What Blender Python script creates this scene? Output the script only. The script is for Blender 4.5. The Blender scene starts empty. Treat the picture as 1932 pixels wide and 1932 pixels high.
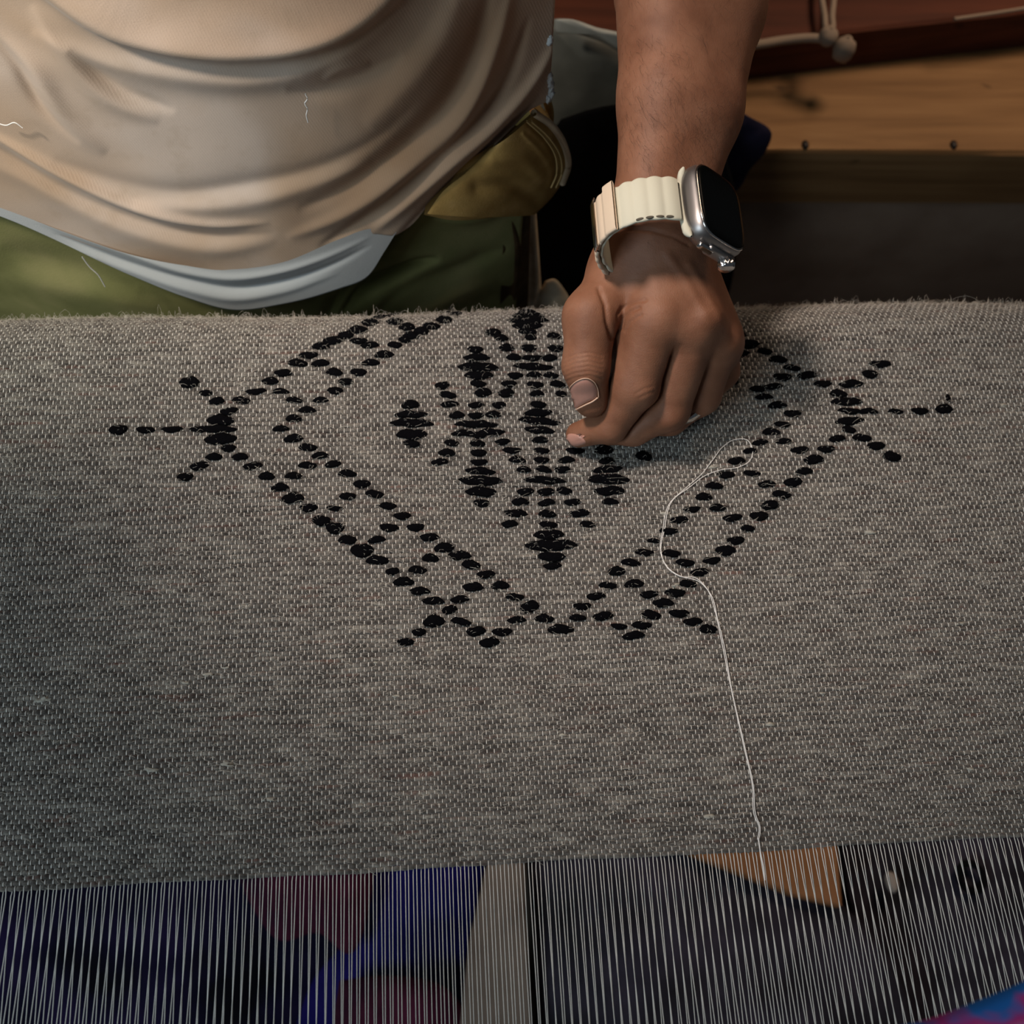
import bpy, bmesh, math, random
import numpy as np
from mathutils import Vector, Matrix
from mathutils.bvhtree import BVHTree
rng = np.random.default_rng(7); random.seed(7)
PI = math.pi
# ------------------------------------------------------------------ camera
F = 2004.0                                   # focal length in pixels of the 1932 px frame
_X = np.array([27434., 820., -F]); _Y = np.array([-283., 4566., -F])
_X /= np.linalg.norm(_X); _Y -= _X * (_X @ _Y); _Y /= np.linalg.norm(_Y); _Z = np.cross(_X, _Y)
RW = np.array([_X, _Y, _Z]); CAM = np.array([0., 0., .6])
scene = bpy.context.scene; COL = scene.collection
cd = bpy.data.cameras.new('camera'); cam = bpy.data.objects.new('camera', cd); COL.objects.link(cam)
cd.sensor_width = 36; cd.lens = F / 1932 * 36; cd.clip_start = .01
cam.matrix_world = Matrix([list(RW[i]) + [CAM[i]] for i in range(3)] + [[0, 0, 0, 1]])
cd.dof.use_dof = True; cd.dof.focus_distance = .62; cd.dof.aperture_fstop = 8.5
scene.camera = cam
def P(px, py, z=0.):                         # the point at height z seen at a pixel of the photograph
    d = RW @ np.array([px - 966, 966 - py, -F]); return CAM + d * ((z - CAM[2]) / d[2])
def PY(px, py, y):                           # the same on a plane of constant y
    d = RW @ np.array([px - 966, 966 - py, -F]); return CAM + d * ((y - CAM[1]) / d[1])
def PD(px, py, dep):
    return CAM + RW @ np.array([px - 966, 966 - py, -F]) * (dep / F)
def pix(p):
    q = (np.asarray(p) - CAM) @ RW; return 966 - F * q[..., 0] / q[..., 2], 966 + F * q[..., 1] / q[..., 2]
# ------------------------------------------------------------------ world, lights, exposure
scene.view_settings.view_transform = 'Standard'; scene.view_settings.look = 'None'
scene.view_settings.exposure = -0.12; scene.view_settings.gamma = 1; scene.view_settings.use_curve_mapping = False
w = bpy.data.worlds.new('world'); scene.world = w; w.use_nodes = True
w.node_tree.nodes['Background'].inputs[0].default_value = (.80, .90, 1., 1); w.node_tree.nodes['Background'].inputs[1].default_value = .04
def area(name, loc, target, size, power, col, size_y=None, spread=None):
    l = bpy.data.lights.new(name, 'AREA'); l.size = size; l.energy = power; l.color = col
    if size_y: l.shape = 'RECTANGLE'; l.size_y = size_y
    if spread: l.spread = spread
    o = bpy.data.objects.new(name, l); COL.objects.link(o); o.location = loc
    o.rotation_euler = (Vector(target) - Vector(loc)).to_track_quat('-Z', 'Y').to_euler(); return o
def spot(name, loc, target, power, col, angle, blend, radius):
    l = bpy.data.lights.new(name, 'SPOT'); l.energy = power; l.color = col; l.spot_size = angle; l.spot_blend = blend; l.shadow_soft_size = radius
    o = bpy.data.objects.new(name, l); COL.objects.link(o); o.location = loc
    o.rotation_euler = (Vector(target) - Vector(loc)).to_track_quat('-Z', 'Y').to_euler(); return o
spot('lamp_key', (-.36, .50, .95), (.10, .325, .0), 40, (1., .81, .69), math.radians(39), 1., .065)
spot('shirt_fill', (-.55, .12, .90), (-.32, .50, .18), 42, (1., .86, .70), math.radians(37), 1., .05)  # added unseen spot that brightens the upper left of the shirt
area('window_light', (-1.15, -.62, 1.15), (-.02, .22, 0), .7, 13, (.80, .93, 1.))
area('back_fill', (1.0, 1.35, 1.35), (.72, .98, .0), .5, 2.8, (1., .72, .50), spread=math.radians(70))  # added unseen area light to brighten the beam and board behind
# ------------------------------------------------------------------ materials
def mat(name, col, rough=.8, spec=.3, **k):
    m = bpy.data.materials.new(name); m.use_nodes = True; nt = m.node_tree; b = nt.nodes['Principled BSDF']
    b.inputs['Base Color'].default_value = (*col, 1); b.inputs['Roughness'].default_value = rough
    b.inputs['Specular IOR Level'].default_value = spec
    for a, v in k.items(): b.inputs[a.replace('_', ' ')].default_value = v
    return m
def nodes(m): return m.node_tree, m.node_tree.nodes, m.node_tree.links, m.node_tree.nodes['Principled BSDF']
def coords(m, scale=(1, 1, 1), kind='Object', rot=(0, 0, 0)):
    nt, n, l, b = nodes(m)
    t = n.new('ShaderNodeTexCoord'); mp = n.new('ShaderNodeMapping'); mp.inputs['Scale'].default_value = scale; mp.inputs['Rotation'].default_value = rot
    if kind == 'World':
        g = n.new('ShaderNodeNewGeometry'); l.new(g.outputs['Position'], mp.inputs[0])
    else: l.new(t.outputs[kind], mp.inputs[0])
    return mp.outputs[0]
def noise(m, vec, scale, detail=3, rough=.55, dist=0):
    nt, n, l, b = nodes(m); t = n.new('ShaderNodeTexNoise'); t.inputs['Scale'].default_value = scale; t.inputs['Detail'].default_value = detail
    t.inputs['Roughness'].default_value = rough; t.inputs['Distortion'].default_value = dist; l.new(vec, t.inputs['Vector']); return t.outputs['Fac']
def ramp(m, fac, stops):
    nt, n, l, b = nodes(m); r = n.new('ShaderNodeValToRGB'); e = r.color_ramp.elements
    while len(e) < len(stops): e.new(.5)
    for i, (p, c) in enumerate(stops): e[i].position = p; e[i].color = (*c, 1) if len(c) == 3 else c
    l.new(fac, r.inputs[0]); return r.outputs[0]
def mix(m, a, b_, fac, mode='MIX'):
    nt, n, l, b = nodes(m); x = n.new('ShaderNodeMix'); x.data_type = 'RGBA'; x.blend_type = mode
    for s, v in ((x.inputs[6], a), (x.inputs[7], b_), (x.inputs[0], fac)):
        if isinstance(v, (int, float)): s.default_value = v
        elif isinstance(v, tuple): s.default_value = (*v, 1)
        else: l.new(v, s)
    return x.outputs[2]
def bump(m, h, strength, dist, prev=None):
    nt, n, l, b = nodes(m); x = n.new('ShaderNodeBump'); x.inputs['Strength'].default_value = strength; x.inputs['Distance'].default_value = dist
    l.new(h, x.inputs['Height'])
    if prev: l.new(prev, x.inputs['Normal'])
    l.new(x.outputs[0], b.inputs['Normal']); return x.outputs[0]
def setcol(m, c): m.node_tree.links.new(c, nodes(m)[3].inputs['Base Color'])

M = {}
m = M['weft'] = mat('heather_wool', (.2, .2, .2), .95, .1, Sheen_Weight=.35, Sheen_Roughness=.6, Sheen_Tint=(1, .95, .88, 1))
a = noise(m, coords(m, (55, 330, 330), 'World'), 1., 4, .6)
c = ramp(m, a, [(.25, (.040, .037, .036)), (.42, (.105, .100, .096)), (.58, (.185, .180, .170)), (.78, (.33, .325, .30))])
red = noise(m, coords(m, (28, 230, 100), 'World'), 1.3, 2)
c = mix(m, c, (.12, .055, .045), ramp(m, red, [(.60, (0, 0, 0)), (.72, (.8, .8, .8))]))
big = noise(m, coords(m, (70, 300, 300), 'World'), 1., 5, .75)
c = mix(m, c, ramp(m, big, [(.36, (.22, .20, .20)), (.5, (.74, .74, .73)), (.64, (1.35, 1.34, 1.27))]), 1., 'MULTIPLY')
pale = noise(m, coords(m, (40, 200, 100), 'World'), 1.9, 2)
c = mix(m, c, (.42, .41, .36), ramp(m, pale, [(.68, (0, 0, 0)), (.80, (.75, .75, .75))])); setcol(m, c)
fi = noise(m, coords(m, (500, 2600, 2600), 'World', (0, 0, .35)), 1., 3, .7); bump(m, fi, .9, .0006)
m = M['black'] = mat('black_wool', (.0025, .0027, .004), .95, .06)
fi = noise(m, coords(m, (250, 2400, 2400), 'World', (0, 0, .2)), 1., 3, .7); bump(m, fi, 1., .001)
M['warp'] = mat('white_cotton', (.92, .93, .89), .6, .35)
M['thread'] = mat('white_cotton_bright', (.8, .81, .80), .6, .35)
M['fuzz'] = mat('wool_fibre', (.74, .70, .62), .7, .3)
M['fuzz_black'] = mat('black_wool_fibre', (.012, .012, .015), .8, .1)
m = M['skin'] = mat('skin', (.36, .17, .10), .56, .36, Subsurface_Weight=.12, Subsurface_Radius=(1, .35, .2), Subsurface_Scale=.004)
v = coords(m, (1, 1, 1), 'World')
c = ramp(m, noise(m, v, 45, 3), [(.3, (.185, .078, .042)), (.5, (.235, .106, .060)), (.72, (.285, .136, .080))])
setcol(m, mix(m, c, (.22, .09, .05), ramp(m, noise(m, v, 900, 2), [(.60, (0, 0, 0)), (.75, (.35, .35, .35))])))
b1 = bump(m, noise(m, coords(m, (1, .5, 1), 'World'), 1500, 2), .28, .0006)
bump(m, noise(m, coords(m, (90, 420, 420), 'World', (0, 0, -.25)), 1., 3, .6), .12, .0012, b1)
M['nail'] = mat('nail', (.46, .25, .20), .3, .5, Subsurface_Weight=.1, Subsurface_Radius=(1, .4, .3), Subsurface_Scale=.002)
M['nail_edge'] = mat('nail_edge', (.68, .48, .36), .4, .4)
M['hair'] = mat('dark_hair', (.015, .01, .008), .5, .4)
m = M['shirt'] = mat('mottled_cotton', (.5, .44, .38), .9, .15, Sheen_Weight=.15)
v = coords(m, (1, 1, 1), 'World')
c = ramp(m, noise(m, v, 5.5, 3, .5, .6), [(.36, (.30, .20, .125)), (.52, (.45, .34, .25)), (.68, (.56, .48, .42))])  # broad random mottling from brown to pale beige
c = mix(m, c, (.33, .25, .17), ramp(m, noise(m, v, 60, 3), [(.55, (0, 0, 0)), (.8, (.3, .3, .3))])); setcol(m, c)
nt, n, l, b = nodes(m); wv = n.new('ShaderNodeTexWave'); wv.inputs['Scale'].default_value = 210; wv.inputs['Distortion'].default_value = .6; wv.inputs['Detail'].default_value = 1
l.new(coords(m, (1, .2, .75), 'World', (0, .5, 0)), wv.inputs['Vector']); b1 = bump(m, wv.outputs['Fac'], .08, .0010)
bump(m, noise(m, coords(m, (1400, 1400, 1400), 'World'), 1, 2), .25, .0005, b1)
m = M['hem'] = mat('cool_lit_hem', (.46, .495, .51), .9, .15)  # shirt cotton made lighter and bluer: cool light painted into the hem
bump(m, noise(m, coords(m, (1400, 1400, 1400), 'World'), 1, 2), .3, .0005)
def cloth_mat(key, name, stops, sc=14, rough=.9, bs=.35):
    m = M[key] = mat(name, stops[1][1], rough, .12); v = coords(m, (1, 1, 1), 'World')
    setcol(m, ramp(m, noise(m, v, sc, 4), stops)); bump(m, noise(m, v, 900, 3), bs, .0008); return m
cloth_mat('green', 'olive_twill', [(.3, (.14, .15, .055)), (.5, (.215, .22, .09)), (.7, (.30, .28, .13))], 12)
cloth_mat('khaki', 'khaki_twill', [(.3, (.26, .16, .05)), (.55, (.38, .25, .085)), (.75, (.50, .34, .14))], 30)
cloth_mat('beige', 'beige_twill', [(.3, (.38, .29, .18)), (.5, (.55, .45, .31)), (.7, (.66, .57, .42))], 30)
cloth_mat('brown', 'brown_tape', [(.3, (.03, .017, .008)), (.5, (.055, .033, .014)), (.7, (.08, .05, .025))], 30)
cloth_mat('grey', 'grey_green_cloth', [(.3, (.10, .11, .10)), (.5, (.17, .18, .165)), (.7, (.26, .28, .26))], 9)
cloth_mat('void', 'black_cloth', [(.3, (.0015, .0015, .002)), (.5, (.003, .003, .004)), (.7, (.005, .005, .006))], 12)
cloth_mat('purple', 'dark_purple_cloth', [(.3, (.010, .009, .018)), (.5, (.022, .019, .042)), (.7, (.035, .03, .06))], 25)
cloth_mat('navy', 'navy_cloth', [(.35, (.004, .004, .008)), (.5, (.010, .008, .032)), (.7, (.026, .016, .07))], 10)
cloth_mat('cobalt', 'cobalt_cloth', [(.3, (.004, .004, .03)), (.5, (.008, .008, .10)), (.7, (.02, .012, .16))], 10)
cloth_mat('crimson', 'dark_crimson_cloth', [(.3, (.02, .006, .02)), (.5, (.07, .012, .03)), (.7, (.12, .02, .05))], 14)
cloth_mat('charcoal', 'charcoal_cloth', [(.3, (.014, .013, .014)), (.5, (.032, .029, .042)), (.7, (.06, .052, .08))], 12)
cloth_mat('dusty', 'dusty_wood', [(.3, (.18, .125, .10)), (.5, (.27, .20, .16)), (.7, (.34, .255, .205))], 12)
cloth_mat('tan', 'orange_tan_wood', [(.3, (.30, .13, .055)), (.5, (.36, .165, .075)), (.7, (.42, .20, .10))], 10)
m = M['blue_pink'] = mat('blue_and_pink_print', (.02, .12, .6), .85, .15); v = coords(m, (1, 1, 1), 'World')
a = P(1700, 1925, .2); b2_ = P(1932, 1850, .2); c_ = P(1760, 2010, .2); n2 = np.array([-(b2_ - a)[1], (b2_ - a)[0]]); n2 /= np.linalg.norm(n2); n2 *= np.sign(n2 @ (c_ - a)[:2])
nt, n, l, b = nodes(m); g = n.new('ShaderNodeNewGeometry'); vm = n.new('ShaderNodeVectorMath'); vm.operation = 'DOT_PRODUCT'; l.new(g.outputs['Position'], vm.inputs[0]); vm.inputs[1].default_value = (n2[0], n2[1], 0)
ma = n.new('ShaderNodeMath'); ma.operation = 'MULTIPLY_ADD'; l.new(vm.outputs['Value'], ma.inputs[0]); ma.inputs[1].default_value = 1 / .022; ma.inputs[2].default_value = -float(n2 @ a[:2]) / .022
mb = n.new('ShaderNodeMath'); mb.operation = 'MULTIPLY_ADD'; l.new(noise(m, v, 55, 2), mb.inputs[0]); mb.inputs[1].default_value = .8; l.new(ma.outputs[0], mb.inputs[2])
setcol(m, ramp(m, mb.outputs[0], [(.0, (.03, .27, 1.)), (.55, (.04, .30, 1.)), (.68, (.85, .07, .42)), (.88, (.95, .35, .7)), (1., (.04, .3, 1.))]))
def wood(key, name, c0, c1, c2, s=1.):
    m = M[key] = mat(name, c1, .65, .25)
    a = noise(m, coords(m, (2.2 * s, 26 * s, 60 * s), 'World'), 1., 5, .6, .4)
    c = ramp(m, a, [(.28, c0), (.5, c1), (.72, c2)])
    kn = noise(m, coords(m, (13, 26, 26), 'World'), 1.1, 2, .5, .5)
    setcol(m, mix(m, c, tuple(x * .35 for x in c0), ramp(m, kn, [(.70, (0, 0, 0)), (.78, (.8, .8, .8))]))); bump(m, a, .3, .002)
wood('pine', 'old_pine', (.15, .075, .028), (.25, .135, .055), (.34, .195, .085))
wood('redwood', 'red_stained_wood', (.045, .012, .005), (.085, .022, .010), (.125, .034, .015))
m = M['plaster'] = mat('dark_earth', (.07, .06, .05), .95, .1)
setcol(m, ramp(m, noise(m, coords(m, (1, 1, 1), 'World'), 7, 4), [(.3, (.065, .052, .045)), (.7, (.10, .082, .07))]))
M['cord'] = mat('cotton_cord', (.32, .25, .19), .85, .2)
M['strap'] = mat('cream_woven_strap', (.60, .60, .49), .75, .2)
m = M['strap']; bump(m, noise(m, coords(m, (1, 1, 1), 'World'), 2500, 2), .3, .0003)
M['strap_edge'] = mat('cream_strap_edge', (.66, .55, .42), .75, .2)
M['titanium'] = mat('brushed_titanium', (.36, .35, .35), .42, .5, Metallic=1.)
M['steel'] = mat('bright_steel', (.75, .73, .72), .18, .5, Metallic=1.)
M['glass'] = mat('black_watch_glass', (.002, .0025, .0025), .25, .12)
M['button'] = mat('dark_button', (.10, .055, .03), .4, .4)
M['silver'] = mat('silver', (.75, .73, .70), .25, .5, Metallic=1.)
M['slot'] = mat('strap_slot', (.10, .09, .07), .9, .1)
M['stitch'] = mat('seam_thread', (.42, .30, .13), .8, .2)
# ------------------------------------------------------------------ object helpers
def mesh(name, verts, faces, mt, parent=None, smooth=True):
    verts = np.asarray(verts, np.float32).reshape(-1, 3); faces = np.asarray(faces)
    me = bpy.data.meshes.new(name); n, k = faces.shape
    me.vertices.add(len(verts)); me.vertices.foreach_set('co', verts.ravel())
    me.loops.add(n * k); me.loops.foreach_set('vertex_index', faces.astype(np.int32).ravel())
    me.polygons.add(n); me.polygons.foreach_set('loop_start', np.arange(0, n * k, k, dtype=np.int32)); me.polygons.foreach_set('loop_total', np.full(n, k, np.int32))
    me.update(calc_edges=True); me.materials.append(mt)
    if smooth: me.shade_smooth()
    o = bpy.data.objects.new(name, me); COL.objects.link(o)
    if parent: o.parent = parent
    return o
def from_bm(name, bm, mt, parent=None, smooth=True):
    me = bpy.data.meshes.new(name); bmesh.ops.recalc_face_normals(bm, faces=bm.faces); bm.to_mesh(me); bm.free(); me.materials.append(mt)
    if smooth: me.shade_smooth()
    o = bpy.data.objects.new(name, me); COL.objects.link(o)
    if parent: o.parent = parent
    return o
def tag(o, label=None, cat=None, group=None, kind=None):
    for k, v in (('label', label), ('category', cat), ('group', group), ('kind', kind)):
        if v: o[k] = v
    return o
def empty(name, label, cat, group=None):
    o = bpy.data.objects.new(name, None); COL.objects.link(o); o.empty_display_size = .02; return tag(o, label, cat, group)
def grid_faces(nu, nv, cu=False, cv=False):
    i = np.arange(nu - (0 if cu else 1))[:, None]; j = np.arange(nv - (0 if cv else 1))[None, :]
    i2 = (i + 1) % nu; j2 = (j + 1) % nv
    return np.stack([(i * nv + j), (i2 * nv + j), (i2 * nv + j2), (i * nv + j2)], -1).reshape(-1, 4)
def tube_verts(path, r, sides=6, up=(0, 0, 1)):
    path = np.asarray(path, float); t = np.gradient(path, axis=0); t /= np.linalg.norm(t, axis=1, keepdims=True) + 1e-12
    up = np.broadcast_to(np.asarray(up, float), path.shape); s = np.cross(t, up); s /= np.linalg.norm(s, axis=1, keepdims=True) + 1e-9; n = np.cross(s, t)
    a = np.arange(sides) * 2 * PI / sides; r = np.broadcast_to(np.asarray(r, float), (len(path),))
    return path[:, None] + (np.cos(a)[None, :, None] * s[:, None] + np.sin(a)[None, :, None] * n[:, None]) * r[:, None, None]
def tube(name, path, r, mt, parent=None, sides=6, up=(0, 0, 1)):
    v = tube_verts(path, r, sides, up); return mesh(name, v, grid_faces(len(path), sides, cv=True), mt, parent)
def spline(pts, n):
    pts = np.asarray(pts, float); k = len(pts); t = np.r_[0, np.cumsum(np.linalg.norm(np.diff(pts, axis=0), axis=1))]; t /= t[-1]
    m_ = np.gradient(pts, t, axis=0); u = np.linspace(0, 1, n); i = np.clip(np.searchsorted(t, u, 'right') - 1, 0, k - 2)
    h = (t[i + 1] - t[i])[:, None]; s = ((u - t[i])[:, None]) / h
    return (2*s**3-3*s**2+1)*pts[i] + (s**3-2*s**2+s)*h*m_[i] + (-2*s**3+3*s**2)*pts[i+1] + (s**3-s**2)*h*m_[i+1]
def box_bm(bm, M4, sx, sy, sz, bev=0, seg=2):
    r = bmesh.ops.create_cube(bm, size=1); vs = r['verts']; bmesh.ops.scale(bm, vec=(sx, sy, sz), verts=vs)
    if bev:
        es = list({e for v in vs for e in v.link_edges}); rr = bmesh.ops.bevel(bm, geom=es, offset=bev, segments=seg, affect='EDGES', profile=.5); vs = list({v for f_ in rr['faces'] for v in f_.verts} | {v for v in vs if v.is_valid})
    bmesh.ops.transform(bm, matrix=M4, verts=vs)
def vnoise(x, y, seed=0, oct_=3):             # cheap smooth noise from sines
    r = np.random.default_rng(seed); s = 0; a = 1.
    for o in range(oct_):
        for _ in range(3):
            th = r.uniform(0, 2 * PI); f_ = 2 ** o * r.uniform(.7, 1.3); s = s + a * np.sin(f_ * (x * math.cos(th) + y * math.sin(th)) + r.uniform(0, 6.28))
        a *= .55
    return s / 3
# ------------------------------------------------------------------ the cloth on the loom
Y0, RB = .3790, .058                          # where the cloth starts to bend over the beam, and the bend's radius
def surf(x, s, n=0.):                         # (weft coordinate, distance along the warp, height above the cloth) -> point
    x = np.asarray(x, float); s = np.asarray(s, float); n = n + .0011 * np.sin(x * 9 + s * 13) + .0009 * np.sin(x * 23 - s * 17 + 1)
    th = np.clip((s - Y0) / RB, 0, 1.9); y = np.where(s < Y0, s, Y0 + RB * np.sin(th)) + n * np.sin(th)
    z = np.where(s < Y0, 0, -RB * (1 - np.cos(th))) + n * np.cos(th)
    return np.stack(np.broadcast_arrays(x, y, z), -1)
def surf_inv(px, py):                         # pixel -> (x, s) on the cloth
    d = RW @ np.array([px - 966, 966 - py, -F]); p = P(px, py, 0)
    if p[1] < Y0: return p[0], p[1]
    oy, oz = CAM[1] - Y0, CAM[2] + RB; a = d[1]**2 + d[2]**2; b = 2*(oy*d[1]+oz*d[2]); c = oy*oy+oz*oz-(RB)**2
    D = b*b-4*a*c; t = (-b-math.sqrt(max(D, 0)))/(2*a); q = CAM + d*t
    return q[0], Y0 + RB * math.atan2(q[1]-Y0, q[2]+RB)
FELL = .0575
rows = [FELL]
while rows[-1] < Y0 + RB * 1.55:
    t = (rows[-1] - FELL) / .33; rows.append(rows[-1] + .00252 + .0009 * min(t, 1.05))
rows = np.array(rows); NR = len(rows)
WP = .00213; XL, XR = -.292, .43
wx = np.arange(XL, XR, WP); NW = len(wx)
wx = wx + rng.normal(0, .00012, NW)
cloth = empty('woven_cloth', 'grey heather wool cloth with a black diamond motif, stretched on the loom', 'cloth')
pitch = np.gradient(rows)
rowz = rng.uniform(-.0001, .0001, NR); roww = rng.uniform(.95, 1.07, NR)
wseed = rng.uniform(0, 100, NR)
def row_s(r, x):                              # small waviness of each pick
    return rows[r] + .00035 * np.sin(x * 31 + r * .21) + .00022 * np.sin(x * 83 + r * .5 + 2)
# weft: one yarn per pick, pinched where a warp thread crosses over it
xs = (wx[:, None] + np.array([0, .5]) * WP).ravel()
ang = np.array([0, .17, .36, .5, .64, .83, 1.0, 1.5]) * PI
for r in range(NR):
    over = ((np.arange(NW) + r) % 2 == 0)
    h = np.empty((NW, 2)); h[:, 0] = np.where(over, -1.25, 1.); h[:, 1] = .5
    h = h.ravel() + rng.normal(0, .10, NW * 2)
    fat = 1 + .16 * vnoise(xs * 90, xs * 0, int(wseed[r] * 10)) + rng.normal(0, .05, NW * 2)
    p2 = pitch[r] / 2
    ry = p2 * roww[r] * (1.04 + .14 * h) * np.clip(fat, .8, 1.2); rz = (.00092 + .00022 * h) * fat; cz = .0004 * h + rowz[r]
    if r == 0: ry = ry * .95
    sy = row_s(r, xs); jig = rng.normal(0, .00008, NW * 2)
    X = np.broadcast_to(xs[:, None], (NW * 2, len(ang))); S = sy[:, None] + jig[:, None] + ry[:, None] * np.cos(ang)[None]
    Nn = cz[:, None] + rz[:, None] * np.sin(ang)[None] * (1 + rng.normal(0, .07, (NW * 2, len(ang))))
    mesh('weft_yarn', surf(X, S, Nn), grid_faces(NW * 2, len(ang), cv=True), M['weft'], cloth)
# warp: thin white threads, over one pick, under the next, then bare towards the viewer
gap_end = -.075
verts_extra = []; lo, hi = 12, 12 + 300
tri = np.arange(3) * 2 * PI / 3 + PI / 2
for k in range(NW):
    up = 1 if k % 2 == 0 else -1
    pr = np.array([(1. if (k + r) % 2 == 0 else -1.) for r in range(NR)])
    s_r = np.array([row_s(r, wx[k]) for r in range(NR)])
    s = np.c_[s_r - .37 * pitch, s_r, s_r + .37 * pitch].ravel()
    n_ = np.c_[np.where(pr > 0, .00058, -.0011), np.where(pr > 0, .00088, -.0014), np.where(pr > 0, .00058, -.0011)].ravel()
    g = np.linspace(gap_end, FELL - .004, 7)
    gz = (FELL - g) * .10 * up + rng.normal(0, .00025) * np.minimum((FELL - g) * 12, 1) + rng.normal(0, .0003)*((FELL-g)/.13)
    x = np.full(len(g) + len(s), wx[k]); x[len(g):] += rng.normal(0, .00009, NR).repeat(3)
    x[:len(g)] += rng.normal(0, .0004) * np.minimum((FELL - g) / .13, 1)
    s = np.r_[g, s]; n_ = np.r_[gz, n_]
    path = surf(x, s, n_)
    V = tube_verts(path, np.where(s < FELL, .00031, .00036), 3)
    if lo <= k < hi: mesh('warp_thread', V, grid_faces(len(path), 3, cv=True), M['warp'], cloth)
    else: verts_extra.append(V)
nv = verts_extra[0].shape[0]; fc = grid_faces(nv, 3, cv=True)
tag(mesh('edge_warp_threads', np.concatenate([v.reshape(-1, 3) for v in verts_extra]), np.concatenate([fc + i * nv * 3 for i in range(len(verts_extra))]), M['warp'], cloth), kind='stuff')
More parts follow.
